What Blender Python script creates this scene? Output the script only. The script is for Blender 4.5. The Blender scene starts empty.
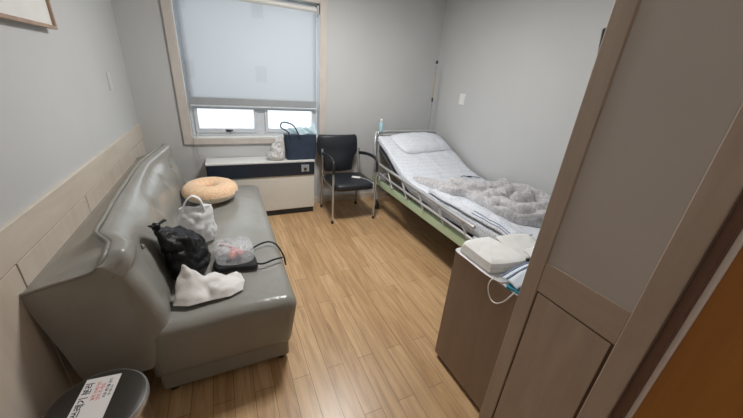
import bpy, bmesh, math, random
from math import sin, cos, pi, sqrt, radians
from mathutils import Vector, Matrix, noise

random.seed(7)
scene = bpy.context.scene
COL = scene.collection

# ------------------------------------------------------------------ materials
def _mat(name):
    m = bpy.data.materials.new(name)
    m.use_nodes = True
    nt = m.node_tree
    return m, nt, nt.nodes['Principled BSDF']

def _n(nt, kind, **kw):
    n = nt.nodes.new(kind)
    for k, v in kw.items():
        if k in n.inputs.keys():
            n.inputs[k].default_value = v
        else:
            setattr(n, k, v)
    return n

def _coord(nt, scale=(1, 1, 1), rot=(0, 0, 0), out='Object'):
    tc = nt.nodes.new('ShaderNodeTexCoord')
    mp = nt.nodes.new('ShaderNodeMapping')
    mp.inputs['Scale'].default_value = scale
    mp.inputs['Rotation'].default_value = rot
    nt.links.new(tc.outputs[out], mp.inputs['Vector'])
    return mp.outputs['Vector']

def _bump(nt, b, height, strength=.2, dist=.01):
    bp = nt.nodes.new('ShaderNodeBump')
    bp.inputs['Strength'].default_value = strength
    bp.inputs['Distance'].default_value = dist
    nt.links.new(height, bp.inputs['Height'])
    nt.links.new(bp.outputs['Normal'], b.inputs['Normal'])

def _ramp(nt, fac, c0, c1, p0=.3, p1=.7):
    r = nt.nodes.new('ShaderNodeValToRGB')
    r.color_ramp.elements[0].position = p0
    r.color_ramp.elements[1].position = p1
    r.color_ramp.elements[0].color = (*c0, 1)
    r.color_ramp.elements[1].color = (*c1, 1)
    nt.links.new(fac, r.inputs['Fac'])
    return r.outputs['Color']

def plain(name, c, rough=.5, metal=0., var=.06, scale=12., bump=.05, spec=.5, coat=0.):
    m, nt, b = _mat(name)
    v = _coord(nt)
    nz = _n(nt, 'ShaderNodeTexNoise', Scale=scale, Detail=4.)
    nt.links.new(v, nz.inputs['Vector'])
    lo = tuple(max(0, x * (1 - var)) for x in c)
    hi = tuple(min(1, x * (1 + var)) for x in c)
    nt.links.new(_ramp(nt, nz.outputs['Fac'], lo, hi), b.inputs['Base Color'])
    b.inputs['Roughness'].default_value = rough
    b.inputs['Metallic'].default_value = metal
    b.inputs['Specular IOR Level'].default_value = spec
    b.inputs['Coat Weight'].default_value = coat
    if bump:
        nz2 = _n(nt, 'ShaderNodeTexNoise', Scale=scale * 6, Detail=3.)
        nt.links.new(v, nz2.inputs['Vector'])
        _bump(nt, b, nz2.outputs['Fac'], bump, .004)
    return m

def wood(name, c0, c1, stretch=(1, 1, 1), rough=.4, bump=.05):
    m, nt, b = _mat(name)
    v = _coord(nt, stretch)
    nz = _n(nt, 'ShaderNodeTexNoise', Scale=5., Detail=6., Roughness=.62, Distortion=.4)
    nt.links.new(v, nz.inputs['Vector'])
    nt.links.new(_ramp(nt, nz.outputs['Fac'], c0, c1, .32, .68), b.inputs['Base Color'])
    b.inputs['Roughness'].default_value = rough
    _bump(nt, b, nz.outputs['Fac'], bump, .003)
    return m

def floor_mat():
    m, nt, b = _mat('oak_laminate')
    v = _coord(nt, (1, 1, 1), (0, 0, radians(90)))
    br = nt.nodes.new('ShaderNodeTexBrick')
    br.offset = .37
    br.inputs['Scale'].default_value = 1.
    br.inputs['Brick Width'].default_value = .84
    br.inputs['Row Height'].default_value = .094
    br.inputs['Mortar Size'].default_value = .0014
    br.inputs['Mortar Smooth'].default_value = .3
    br.inputs['Bias'].default_value = 0.
    br.inputs['Color1'].default_value = (.66, .45, .255, 1)
    br.inputs['Color2'].default_value = (.54, .345, .18, 1)
    br.inputs['Mortar'].default_value = (.20, .105, .045, 1)
    nt.links.new(v, br.inputs['Vector'])
    g = _coord(nt, (14, 1.1, 1))
    nz = _n(nt, 'ShaderNodeTexNoise', Scale=2.2, Detail=7., Roughness=.6, Distortion=.8)
    nt.links.new(g, nz.inputs['Vector'])
    gr = _ramp(nt, nz.outputs['Fac'], (.62, .55, .46), (1.10, 1.08, 1.05), .3, .66)
    mx = nt.nodes.new('ShaderNodeMix'); mx.data_type = 'RGBA'; mx.blend_type = 'MULTIPLY'
    mx.inputs[0].default_value = .8
    nt.links.new(br.outputs['Color'], mx.inputs[6]); nt.links.new(gr, mx.inputs[7])
    # dark knots
    vk = _coord(nt, (7, 1.6, 1))
    vo = _n(nt, 'ShaderNodeTexVoronoi', Scale=1.3)
    nt.links.new(vk, vo.inputs['Vector'])
    kn = _ramp(nt, vo.outputs['Distance'], (.66, .55, .45), (1, 1, 1), .03, .16)
    mk = nt.nodes.new('ShaderNodeMix'); mk.data_type = 'RGBA'; mk.blend_type = 'MULTIPLY'
    mk.inputs[0].default_value = .7
    nt.links.new(mx.outputs[2], mk.inputs[6]); nt.links.new(kn, mk.inputs[7])
    nt.links.new(mk.outputs[2], b.inputs['Base Color'])
    b.inputs['Roughness'].default_value = .33
    _bump(nt, b, br.outputs['Fac'], .25, -.001)
    return m

def dotted_cloth(name, base, dot, scale=55., rough=.85):
    m, nt, b = _mat(name)
    v = _coord(nt)
    vo = _n(nt, 'ShaderNodeTexVoronoi', Scale=scale)
    vo.inputs['Randomness'].default_value = .35
    nt.links.new(v, vo.inputs['Vector'])
    nt.links.new(_ramp(nt, vo.outputs['Distance'], dot, base, .2, .34), b.inputs['Base Color'])
    b.inputs['Roughness'].default_value = rough
    b.inputs['Specular IOR Level'].default_value = .2
    nz = _n(nt, 'ShaderNodeTexNoise', Scale=9., Detail=5.)
    nt.links.new(v, nz.inputs['Vector'])
    _bump(nt, b, nz.outputs['Fac'], .5, .02)
    return m

def plush(name, c0, c1, scale=60.):
    m, nt, b = _mat(name)
    v = _coord(nt)
    nz = _n(nt, 'ShaderNodeTexNoise', Scale=scale, Detail=6., Roughness=.7)
    nt.links.new(v, nz.inputs['Vector'])
    nt.links.new(_ramp(nt, nz.outputs['Fac'], c0, c1, .35, .65), b.inputs['Base Color'])
    b.inputs['Roughness'].default_value = 1.
    b.inputs['Specular IOR Level'].default_value = .1
    b.inputs['Sheen Weight'].default_value = .35
    _bump(nt, b, nz.outputs['Fac'], .8, .012)
    return m

def leather(name, c):
    m, nt, b = _mat(name)
    v = _coord(nt)
    nz = _n(nt, 'ShaderNodeTexNoise', Scale=4., Detail=4.)
    nt.links.new(v, nz.inputs['Vector'])
    nt.links.new(_ramp(nt, nz.outputs['Fac'], tuple(x * .93 for x in c), tuple(x * 1.06 for x in c)), b.inputs['Base Color'])
    b.inputs['Roughness'].default_value = .27
    b.inputs['Specular IOR Level'].default_value = .6
    w = _n(nt, 'ShaderNodeTexNoise', Scale=7., Detail=3., Distortion=1.2)
    nt.links.new(v, w.inputs['Vector'])
    fine = _n(nt, 'ShaderNodeTexVoronoi', Scale=220.)
    nt.links.new(v, fine.inputs['Vector'])
    ad = nt.nodes.new('ShaderNodeMath'); ad.operation = 'MULTIPLY_ADD'
    ad.inputs[1].default_value = .05
    nt.links.new(fine.outputs['Distance'], ad.inputs[0]); nt.links.new(w.outputs['Fac'], ad.inputs[2])
    _bump(nt, b, ad.outputs['Value'], .22, .02)
    return m

def film(name, c, transp=.5, rough=.25, trans=.4):
    """thin plastic film: transparent + translucent diffuse + gloss"""
    m = bpy.data.materials.new(name); m.use_nodes = True
    nt = m.node_tree; nt.nodes.clear()
    out = nt.nodes.new('ShaderNodeOutputMaterial')
    b = nt.nodes.new('ShaderNodeBsdfPrincipled')
    b.inputs['Base Color'].default_value = (*c, 1)
    b.inputs['Roughness'].default_value = rough
    tl = nt.nodes.new('ShaderNodeBsdfTranslucent'); tl.inputs['Color'].default_value = (*c, 1)
    tr = nt.nodes.new('ShaderNodeBsdfTransparent')
    m1 = nt.nodes.new('ShaderNodeMixShader'); m1.inputs[0].default_value = trans
    m2 = nt.nodes.new('ShaderNodeMixShader')
    v = _coord(nt)
    nz = _n(nt, 'ShaderNodeTexNoise', Scale=18., Detail=4.)
    nt.links.new(v, nz.inputs['Vector'])
    mr = nt.nodes.new('ShaderNodeMapRange')
    mr.inputs['From Min'].default_value = .3; mr.inputs['From Max'].default_value = .7
    mr.inputs['To Min'].default_value = max(0, transp - .12); mr.inputs['To Max'].default_value = min(1, transp + .12)
    nt.links.new(nz.outputs['Fac'], mr.inputs['Value'])
    nt.links.new(mr.outputs['Result'], m2.inputs[0])
    bp = nt.nodes.new('ShaderNodeBump'); bp.inputs['Strength'].default_value = .5; bp.inputs['Distance'].default_value = .02
    nt.links.new(nz.outputs['Fac'], bp.inputs['Height']); nt.links.new(bp.outputs['Normal'], b.inputs['Normal'])
    nt.links.new(b.outputs[0], m1.inputs[1]); nt.links.new(tl.outputs[0], m1.inputs[2])
    nt.links.new(m1.outputs[0], m2.inputs[1]); nt.links.new(tr.outputs[0], m2.inputs[2])
    nt.links.new(m2.outputs[0], out.inputs['Surface'])
    return m

def glass_mat():
    m = bpy.data.materials.new('window_glass'); m.use_nodes = True
    nt = m.node_tree; nt.nodes.clear()
    out = nt.nodes.new('ShaderNodeOutputMaterial')
    tr = nt.nodes.new('ShaderNodeBsdfTransparent'); tr.inputs['Color'].default_value = (.95, .98, 1, 1)
    gl = nt.nodes.new('ShaderNodeBsdfGlossy'); gl.inputs['Roughness'].default_value = .02
    mx = nt.nodes.new('ShaderNodeMixShader'); mx.inputs[0].default_value = .05
    nt.links.new(tr.outputs[0], mx.inputs[1]); nt.links.new(gl.outputs[0], mx.inputs[2])
    nt.links.new(mx.outputs[0], out.inputs['Surface'])
    return m

def blind_mat():
    m = bpy.data.materials.new('blind_cloth'); m.use_nodes = True
    nt = m.node_tree; nt.nodes.clear()
    out = nt.nodes.new('ShaderNodeOutputMaterial')
    df = nt.nodes.new('ShaderNodeBsdfDiffuse'); df.inputs['Color'].default_value = (.72, .75, .78, 1)
    tl = nt.nodes.new('ShaderNodeBsdfTranslucent')
    v = _coord(nt)
    # woven in squares of a slightly denser weave
    br = nt.nodes.new('ShaderNodeTexBrick')
    br.offset = .5
    sp = nt.nodes.new('ShaderNodeSeparateXYZ'); cb = nt.nodes.new('ShaderNodeCombineXYZ')
    nt.links.new(v, sp.inputs[0])
    nt.links.new(sp.outputs['X'], cb.inputs['X']); nt.links.new(sp.outputs['Z'], cb.inputs['Y'])
    def squares(sock, off, period, width):
        a = nt.nodes.new('ShaderNodeMath'); a.operation = 'ADD'; a.inputs[1].default_value = off
        nt.links.new(sock, a.inputs[0])
        w = nt.nodes.new('ShaderNodeMath'); w.operation = 'WRAP'; w.inputs[1].default_value = period; w.inputs[2].default_value = 0
        nt.links.new(a.outputs[0], w.inputs[0])
        l = nt.nodes.new('ShaderNodeMath'); l.operation = 'LESS_THAN'; l.inputs[1].default_value = width
        nt.links.new(w.outputs[0], l.inputs[0])
        return l.outputs[0]
    nt.nodes.remove(br)
    sx = squares(sp.outputs['X'], -.34 + 5 * .64, .64, .105)
    sz = squares(sp.outputs['Z'], -1.37, .56, .15)
    mu = nt.nodes.new('ShaderNodeMath'); mu.operation = 'MULTIPLY'
    nt.links.new(sx, mu.inputs[0]); nt.links.new(sz, mu.inputs[1])
    nz = _n(nt, 'ShaderNodeTexNoise', Scale=3., Detail=2.)
    nt.links.new(v, nz.inputs['Vector'])
    base = _ramp(nt, mu.outputs[0], (.63, .65, .665), (.555, .575, .595), .2, .8)
    nt.links.new(base, tl.inputs['Color'])
    mx = nt.nodes.new('ShaderNodeMixShader'); mx.inputs[0].default_value = .5
    nt.links.new(df.outputs[0], mx.inputs[1]); nt.links.new(tl.outputs[0], mx.inputs[2])
    nt.links.new(mx.outputs[0], out.inputs['Surface'])
    return m

M = {}
M['wall'] = plain('wall_paint', (.55, .56, .562), .6, var=.02, scale=2., bump=.04)
M['ceiling'] = plain('ceiling_paint', (.8, .8, .79), .8, var=.02)
M['floor'] = floor_mat()
M['panel'] = wood('panel_laminate', (.60, .525, .44), (.69, .61, .52), (3, 3, .5), .32)
M['panel_y'] = wood('rail_laminate', (.60, .525, .44), (.69, .61, .52), (3, .5, 3), .32)
M['shaded_panel'] = wood('shaded_laminate', (.385, .305, .245), (.445, .36, .295), (4, 4, .5), .4)  # same laminate as the left wall, with the entry's shade put into the colour
M['shaded_rail'] = wood('shaded_rail_laminate', (.385, .305, .245), (.445, .36, .295), (4, .6, 4), .4)  # rail laminate again, darkened in colour for the dim entry
M['entry_paint'] = plain('entry_paint', (.50, .46, .43), .6, var=.03, scale=3.)
M['groove'] = plain('groove_dark', (.10, .06, .04), .8)
M['cap'] = plain('rail_cap', (.66, .60, .52), .35, var=.03)
M['door'] = wood('door_veneer', (.38, .15, .03), (.46, .20, .045), (4, 4, .4), .35)
M['jamb'] = wood('jamb_dark', (.16, .085, .06), (.20, .11, .08), (4, 4, .5), .5)
M['seal'] = plain('door_seal', (.95, .90, .88), .3, var=.02)
M['casing'] = wood('casing_laminate', (.55, .505, .465), (.62, .575, .535), (3, 3, 1), .4)
M['upvc'] = plain('window_plastic', (.62, .66, .70), .35, var=.02)
M['glass'] = glass_mat()
M['blind'] = blind_mat()
M['hem'] = plain('blind_hem', (.34, .36, .38), .7, var=.04)
M['white_metal'] = plain('white_metal', (.72, .72, .70), .35, var=.02)
M['chrome'] = plain('chrome', (.60, .60, .61), .22, .65, var=.02, bump=0)
M['steel'] = plain('brushed_steel', (.55, .53, .50), .28, 1., var=.05, bump=0)
M['alu'] = plain('satin_aluminium', (.52, .53, .54), .38, .5, var=.03, bump=0)
M['black_plastic'] = plain('black_plastic', (.02, .02, .022), .4)
M['navy_panel'] = plain('navy_panel', (.014, .023, .038), .3, var=.1)
M['cream'] = plain('cream_enamel', (.74, .72, .66), .4, var=.02)
M['ctrl'] = plain('control_grey', (.33, .35, .36), .4)
M['leather'] = leather('grey_leather', (.30, .295, .27))
M['piping'] = plain('grey_piping', (.27, .265, .24), .35)
M['peach'] = plush('peach_plush', (.90, .57, .34), (.97, .73, .50), 45.)
M['cream_plush'] = plush('cream_plush', (.76, .62, .48), (.84, .72, .58), 45.)
M['grey_plush'] = plush('grey_plush', (.40, .392, .405), (.68, .67, .69), 42.)
M['white_bag'] = film('white_film', (.94, .945, .955), .12, .35, .15)
M['clear_bag'] = film('clear_film', (.86, .88, .92), .71, .06, .15)
M['blue_bag'] = film('pale_blue_film', (.62, .80, .86), .12, .15, .35)
M['black_bag'] = plain('black_film', (.006, .0065, .008), .30, var=.2, scale=22., bump=1., spec=.30)
M['paper_bag'] = plain('white_paper', (.78, .765, .745), .6, var=.03, scale=14., bump=.25)
M['paper'] = plain('paper', (.74, .74, .72), .7, var=.03)
M['pink'] = plain('pink_soft', (.72, .28, .27), .5, var=.15, scale=25)
M['navy_cloth'] = plain('navy_cloth', (.022, .038, .068), .75, var=.15, bump=.2)
M['black_cloth'] = plain('black_cloth', (.016, .017, .02), .8, var=.2, bump=.3)
M['chair_vinyl'] = plain('black_vinyl', (.016, .019, .024), .42, var=.15, scale=8)
M['green'] = plain('pale_green_enamel', (.50, .64, .44), .35, var=.03)
M['bed_grey'] = plain('bed_enamel', (.52, .53, .53), .4, var=.03)
M['bed_dark'] = plain('bed_deck', (.10, .10, .10), .6)
M['mattress'] = plain('navy_vinyl', (.05, .07, .11), .45)
M['sheet'] = dotted_cloth('dotted_sheet', (.66, .69, .74), (.44, .50, .61), 46.)
M['pillow'] = dotted_cloth('dotted_pillow', (.67, .70, .75), (.46, .52, .63), 56.)
M['white_cloth'] = plain('white_cloth', (.82, .82, .81), .85, var=.03, scale=20, bump=.4)
M['stripe_navy'] = plain('navy_stripe', (.17, .21, .31), .85)
M['walnut'] = wood('walnut_laminate', (.24, .17, .125), (.30, .215, .16), (2, 2, .35), .42)
M['mask'] = plain('mask_fabric', (.72, .80, .88), .8, var=.03)
M['teal'] = plain('teal_card', (.03, .28, .40), .5)
M['frame_wood'] = wood('frame_wood', (.33, .22, .16), (.42, .29, .21), (2, 2, 2), .45)
M['red_ink'] = plain('red_ink', (.70, .16, .18), .7)
M['black_ink'] = plain('black_ink', (.03, .03, .04), .7)
M['label'] = plain('label_paper', (.82, .80, .80), .5, var=.02)
M['lid'] = plain('lid_dark', (.036, .031, .026), .42, spec=.35)
M['beige'] = plain('beige_plastic', (.62, .52, .34), .5)
M['pale_blue'] = plain('pale_blue_plastic', (.40, .62, .70), .35)
M['switch'] = plain('switch_plastic', (.80, .80, .78), .35, var=.02)
M['switch_grey'] = plain('switch_grey', (.60, .605, .60), .4, var=.02)
M['sleeve'] = plain('sleeve_tan', (.42, .37, .25), .5)
M['screen'] = plain('dark_screen', (.012, .014, .014), .55, spec=.3)
M['ink_blue'] = plain('ink_blue', (.38, .42, .50), .8, var=.2, scale=30)

# ------------------------------------------------------------------ mesh helpers
def link(name, bm, mat, parent=None, smooth=True, bevel=0., subsurf=0, solid=0., keep=False):
    bmesh.ops.recalc_face_normals(bm, faces=bm.faces[:])
    me = bpy.data.meshes.new(name)
    bm.to_mesh(me); bm.free()
    o = bpy.data.objects.new(name, me)
    COL.objects.link(o)
    mats = mat if isinstance(mat, (list, tuple)) else [mat]
    for mm in mats:
        me.materials.append(mm)
    if smooth:
        for p in me.polygons: p.use_smooth = True
    if solid:
        md = o.modifiers.new('solid', 'SOLIDIFY'); md.thickness = solid; md.offset = 0
    if bevel:
        md = o.modifiers.new('bevel', 'BEVEL'); md.width = bevel; md.segments = 3
        md.limit_method = 'ANGLE'; md.angle_limit = radians(40); md.harden_normals = False
    if subsurf:
        md = o.modifiers.new('sub', 'SUBSURF'); md.levels = subsurf; md.render_levels = subsurf
    if smooth and not subsurf:
        try:
            me.set_sharp_from_angle(angle=radians(45))
        except Exception:
            pass
    if parent is not None:
        o.parent = parent
        o.matrix_parent_inverse = Matrix.Translation(-Vector(parent.location)) if keep is False else Matrix()
    return o

def root(name, loc, label, cat, group=None):
    o = bpy.data.objects.new(name, None)
    COL.objects.link(o)
    o.location = loc
    o.empty_display_size = .1
    o['label'] = label; o['category'] = cat
    if group: o['group'] = group
    return o

def tag(o, label, cat, group=None):
    o['label'] = label; o['category'] = cat
    if group: o['group'] = group
    return o

def struct(o):
    o['kind'] = 'structure'
    return o

def box(bm, x0, x1, y0, y1, z0, z1, mi=0):
    vs = [bm.verts.new((x, y, z)) for z in (z0, z1) for y in (y0, y1) for x in (x0, x1)]
    fs = [(0, 1, 3, 2), (4, 6, 7, 5), (0, 4, 5, 1), (2, 3, 7, 6), (0, 2, 6, 4), (1, 5, 7, 3)]
    for f in fs:
        fc = bm.faces.new([vs[i] for i in f]); fc.material_index = mi
    return vs

def boxes(*bs):
    bm = bmesh.new()
    for b in bs: box(bm, *b)
    return bm

def obox(bm, c, size, rot):
    """oriented box: centre, full sizes, rotation Matrix (3x3)"""
    vs = box(bm, -size[0]/2, size[0]/2, -size[1]/2, size[1]/2, -size[2]/2, size[2]/2)
    for v in vs: v.co = rot @ v.co + Vector(c)
    return vs

def smoothpath(pts, n=8, closed=False):
    P = [Vector(p) for p in pts]
    if len(P) < 3: return P
    out = []
    N = len(P)
    rng = range(N if closed else N - 1)
    for i in rng:
        p0 = P[(i-1) % N] if (closed or i > 0) else P[0] * 2 - P[1]
        p1 = P[i]; p2 = P[(i+1) % N]
        p3 = P[(i+2) % N] if (closed or i + 2 < N) else P[-1] * 2 - P[-2]
        for k in range(n):
            t = k / n
            out.append(.5 * ((2*p1) + (-p0+p2)*t + (2*p0-5*p1+4*p2-p3)*t*t + (-p0+3*p1-3*p2+p3)*t**3))
    if not closed: out.append(P[-1])
    return out

def tube(bm, pts, r, seg=10, closed=False, flat=1., mi=0):
    P = [Vector(p) for p in pts]
    N = len(P)
    rs = r if isinstance(r, (list, tuple)) else [r] * N
    rings = []
    up = None
    for i, p in enumerate(P):
        a = P[(i-1) % N] if (closed or i > 0) else p
        b = P[(i+1) % N] if (closed or i < N - 1) else p
        t = (b - a).normalized()
        if up is None:
            up = Vector((0, 0, 1)) if abs(t.z) < .9 else Vector((1, 0, 0))
        u = (up - t * up.dot(t))
        if u.length < 1e-5: u = t.orthogonal()
        u.normalize(); up = u
        w = t.cross(u)
        rings.append([bm.verts.new(p + u * cos(2*pi*k/seg) * rs[i] * flat + w * sin(2*pi*k/seg) * rs[i]) for k in range(seg)])
    for i in range(N if closed else N - 1):
        A = rings[i]; B = rings[(i+1) % N]
        for k in range(seg):
            f = bm.faces.new((A[k], A[(k+1) % seg], B[(k+1) % seg], B[k])); f.material_index = mi
    if not closed:
        bm.faces.new(rings[0][::-1]).material_index = mi
        bm.faces.new(rings[-1]).material_index = mi
    return bm

def tubes(*ts):
    bm = bmesh.new()
    for t in ts: tube(bm, *t)
    return bm

def lathe(bm, prof, c=(0, 0, 0), seg=40, sx=1., sy=1.):
    rings = []
    for r, z in prof:
        rings.append([bm.verts.new((c[0] + r*sx*cos(2*pi*k/seg), c[1] + r*sy*sin(2*pi*k/seg), c[2] + z)) for k in range(seg)])
    for a, b in zip(rings[:-1], rings[1:]):
        for k in range(seg):
            bm.faces.new((a[k], a[(k+1) % seg], b[(k+1) % seg], b[k]))
    bm.faces.new(rings[0][::-1]); bm.faces.new(rings[-1])
    return bm

def rings_mesh(bm, rings, cap=True, mi=0):
    R = [[bm.verts.new(p) for p in r] for r in rings]
    n = len(R[0])
    for a, b in zip(R[:-1], R[1:]):
        for k in range(n):
            bm.faces.new((a[k], a[(k+1) % n], b[(k+1) % n], b[k])).material_index = mi
    if cap:
        bm.faces.new(R[0][::-1]).material_index = mi; bm.faces.new(R[-1]).material_index = mi
    return bm

def fbm(x, y, z=0., o=4):
    s = 0; a = 1
    for i in range(o):
        s += a * noise.noise(Vector((x, y, z))); x *= 2.03; y *= 2.03; z *= 2.03; a *= .5
    return s

def ridge(x, y, z=0., o=3):
    s = 0; a = 1
    for i in range(o):
        s += a * (1 - 2*abs(noise.noise(Vector((x, y, z))))); x *= 1.9; y *= 1.9; z *= 1.9; a *= .5
    return s

def loft(bm, secs, seg=36, wr=.0, ws=12., seed=0., expo=2., cap=True):
    """secs: (cx,cy,cz,rx,ry[,rot]) horizontal sections, wrinkled by noise"""
    rings = []
    for s in secs:
        cx, cy, cz, rx, ry = s[:5]; rot = s[5] if len(s) > 5 else 0
        r = []
        for k in range(seg):
            a = 2*pi*k/seg
            ca, sa = cos(a), sin(a)
            px = rx * (abs(ca) ** (2/expo)) * (1 if ca >= 0 else -1)
            py = ry * (abs(sa) ** (2/expo)) * (1 if sa >= 0 else -1)
            d = 1 + wr * ridge(ca*ws*.12 + seed, sa*ws*.12, cz*ws*.6 + seed)
            px *= d; py *= d
            r.append(Vector((cx + px*cos(rot) - py*sin(rot), cy + px*sin(rot) + py*cos(rot), cz)))
        rings.append(r)
    return rings_mesh(bm, rings, cap)

def crumple(bm, amp, freq, seed=0., keep=None):
    """facetted creases pushed along the vertex normals"""
    bm.normal_update()
    off = {}
    for v in bm.verts:
        p = v.co * freq + Vector((seed, seed*.7, seed*.3))
        a = abs(noise.noise(p)) * 2 - .5
        b = abs(noise.noise(p*2.3 + Vector((5, 1, 3)))) - .25
        k = keep(v.co) if keep else 1.
        off[v] = v.normal * amp * (a + .5*b) * k
    for v, d in off.items(): v.co += d
    return bm

def loft_fine(bm, secs, n=36, **kw):
    """loft with the sections smoothly interpolated"""
    out = []
    N = len(secs)
    for i in range(n+1):
        x = i/n*(N-1); k = min(int(x), N-2); t = x-k
        s0, s1, s2, s3 = secs[max(0, k-1)], secs[k], secs[k+1], secs[min(N-1, k+2)]
        out.append(tuple(.5*((2*b)+(-a+c)*t+(2*a-5*b+4*c-d)*t*t+(-a+3*b-3*c+d)*t**3) for a, b, c, d in zip(s0, s1, s2, s3)))
    return loft(bm, out, **kw)

def dome(bm, outline, z0, h, n=10, power=2., wr=.0, ws=14., seed=0., hf=None, sub=6, apex=None):
    """closed mound over a ground outline (list of xy), flat bottom at z0 (or function)"""
    zf = z0 if callable(z0) else (lambda x, y: z0)
    pts = [p.xy for p in smoothpath([(x, y, 0) for x, y in outline], sub, True)]
    c = Vector(apex) if apex else sum(pts, Vector((0, 0))) / len(pts)
    rings = [[Vector((p.x, p.y, zf(p.x, p.y))) for p in pts]]
    for i in range(1, n):
        t = i / n                                  # 0 rim .. 1 centre
        r = []
        for p in pts:
            q = c + (p - c) * (1 - t**1.3) if i < n else c
            hh = h * (1 - (1 - t)**power) ** (1/power)
            if hf: hh *= hf(q.x, q.y)
            w = wr * ridge(q.x*ws + seed, q.y*ws - seed, seed) * min(1, t*3)
            r.append(Vector((q.x, q.y, zf(q.x, q.y) + max(.001, hh + w))))
        rings.append(r)
    return rings_mesh(bm, rings)

def sheet_grid(bm, nx, ny, fn):
    """open grid from fn(u,v)"""
    V = [[bm.verts.new(fn(i/nx, j/ny)) for i in range(nx+1)] for j in range(ny+1)]
    for j in range(ny):
        for i in range(nx):
            bm.faces.new((V[j][i], V[j][i+1], V[j+1][i+1], V[j+1][i]))
    return bm

def lerp(a, b, t): return a + (b-a)*t
def sstep(a, b, x):
    t = max(0, min(1, (x-a)/(b-a))); return t*t*(3-2*t)
def interp(tab, x):
    if x <= tab[0][0]: return tab[0][1]
    for (x0, y0), (x1, y1) in zip(tab[:-1], tab[1:]):
        if x <= x1:
            t = (x-x0)/(x1-x0); t = t*t*(3-2*t)
            return y0 + (y1-y0)*t
    return tab[-1][1]

# ------------------------------------------------------------------ room shell
XL, XR, YB, XP, YP, YF, ZC = -.708, 2.487, 3.48, .971, .605, -1.5, 2.42
T = .18
struct(link('floor', boxes((XL-T, XR+T, YF-T, YB+T, -.1, 0)), M['floor'], smooth=False))
struct(link('ceiling', boxes((XL-T, XR+T, YF-T, YB+T, ZC, ZC+.1)), M['ceiling'], smooth=False))
struct(link('wall_left', boxes((XL-T, XL, YF-T, YB+T, 0, ZC)), M['wall'], smooth=False))
WX0, WX1, WZ0, WZ1 = -.292, .985, .815, 2.125
struct(link('wall_back', boxes((XL, WX0, YB, YB+T, 0, ZC), (WX1, XR, YB, YB+T, 0, ZC),
                               (WX0, WX1, YB, YB+T, 0, WZ0), (WX0, WX1, YB, YB+T, WZ1, ZC)), M['wall'], smooth=False))
struct(link('wall_right', boxes((XR, XR+T, YP-.12, YB+T, 0, ZC)), M['wall'], smooth=False))
struct(link('wall_inner', boxes((XP+.12, XR, YP-.12, YP, 0, ZC)), M['wall'], smooth=False))
DY0, DY1, DZ = -.68, .216, 2.08            # washroom doorway in the entry wall
struct(link('wall_entry', boxes((XP, XP+.12, DY1, YP, 0, ZC), (XP, XP+.12, YF, DY0, 0, ZC), (XP, XP+.12, DY0, DY1, DZ, ZC)), M['entry_paint'], smooth=False))
struct(link('wall_front', boxes((XL, XR+T, YF-T, YF, 0, ZC)), M['wall'], smooth=False))

# wainscot along the left wall: rail, cap line and board panels with open joints
t1 = struct(link('trim_1', boxes((XL, XL+.014, YF, YB, .826, .948)), M['panel_y'], bevel=.002))
bmw = bmesh.new()
seams = [YF] + [1.30 - .67*k for k in (4, 3, 2, 1)] + [1.30, 1.97, 2.64, YB]
for a, b_ in zip(seams[:-1], seams[1:]):
    box(bmw, XL, XL+.010, a+.004, b_-.004, .08, .819)
tp = struct(link('trim_2', bmw, M['panel'], bevel=.0015))
struct(link('trim_3', boxes((XL, XL+.005, YF, YB, .08, .826)), M['groove'], smooth=False))
struct(link('trim_4', boxes((XL, XL+.018, YF, YB, .948, .957)), M['cap'], bevel=.002))
struct(link('baseboard_left', boxes((XL, XL+.014, YF, YB, 0, .08)), M['panel_y'], bevel=.002))
struct(link('baseboard_back', boxes((XL+.014, XR, YB-.012, YB, 0, .08)), M['panel_y'], bevel=.002))
struct(link('baseboard_right', boxes((XR-.012, XR, YP, YB-.012, 0, .08)), M['panel_y'], bevel=.002))

# entry wall: corner post, rail, grooved panel, door casing
struct(link('trim_5', boxes((XP-.006, XP+.02, .545, YP+.001, 0, ZC)), M['shaded_panel'], bevel=.004))
struct(link('trim_6', boxes((XP-.005, XP, .281, .545, .835, .955)), M['shaded_rail'], bevel=.002))
bme = bmesh.new()
box(bme, XP-.005, XP, .290, .538, .08, .829)
struct(link('trim_7', bme, M['shaded_panel'], bevel=.002))
struct(link('trim_8', boxes((XP-.001, XP, .281, .545, 0, .835)), M['groove'], smooth=False))
struct(link('trim_9', boxes((XP-.008, XP+.01, .216, .281, 0, DZ+.07), (XP-.008, XP+.01, DY0-.065, .216, DZ, DZ+.07), (XP-.008, XP+.01, DY0-.065, DY0, 0, DZ)), M['shaded_panel'], bevel=.004))
# washroom door set back in its jamb
door = root('door_1', (XP+.07, DY1, 0), '', '')
del door['label']; del door['category']; struct(door)
link('door_leaf', boxes((XP+.045, XP+.085, DY0+.03, DY1-.034, .01, DZ-.03)), M['door'], door, bevel=.003)
link('door_jamb', boxes((XP+.01, XP+.12, DY1-.022, DY1-.0005, 0, DZ), (XP+.01, XP+.12, DY0, DY0+.022, 0, DZ), (XP+.01, XP+.12, DY0+.022, DY1-.022, DZ-.022, DZ)), M['jamb'], door, bevel=.002)
link('door_seal', boxes((XP+.034, XP+.046, DY1-.034, DY1-.022, 0, DZ-.022)), M['seal'], door, bevel=.002)
hb = bmesh.new()
tube(hb, [(XP+.046, -.60, 1.0), (XP-.005, -.60, 1.0), (XP-.005, -.49, 1.0)], .009)
link('door_handle', hb, M['chrome'], door)

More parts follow.
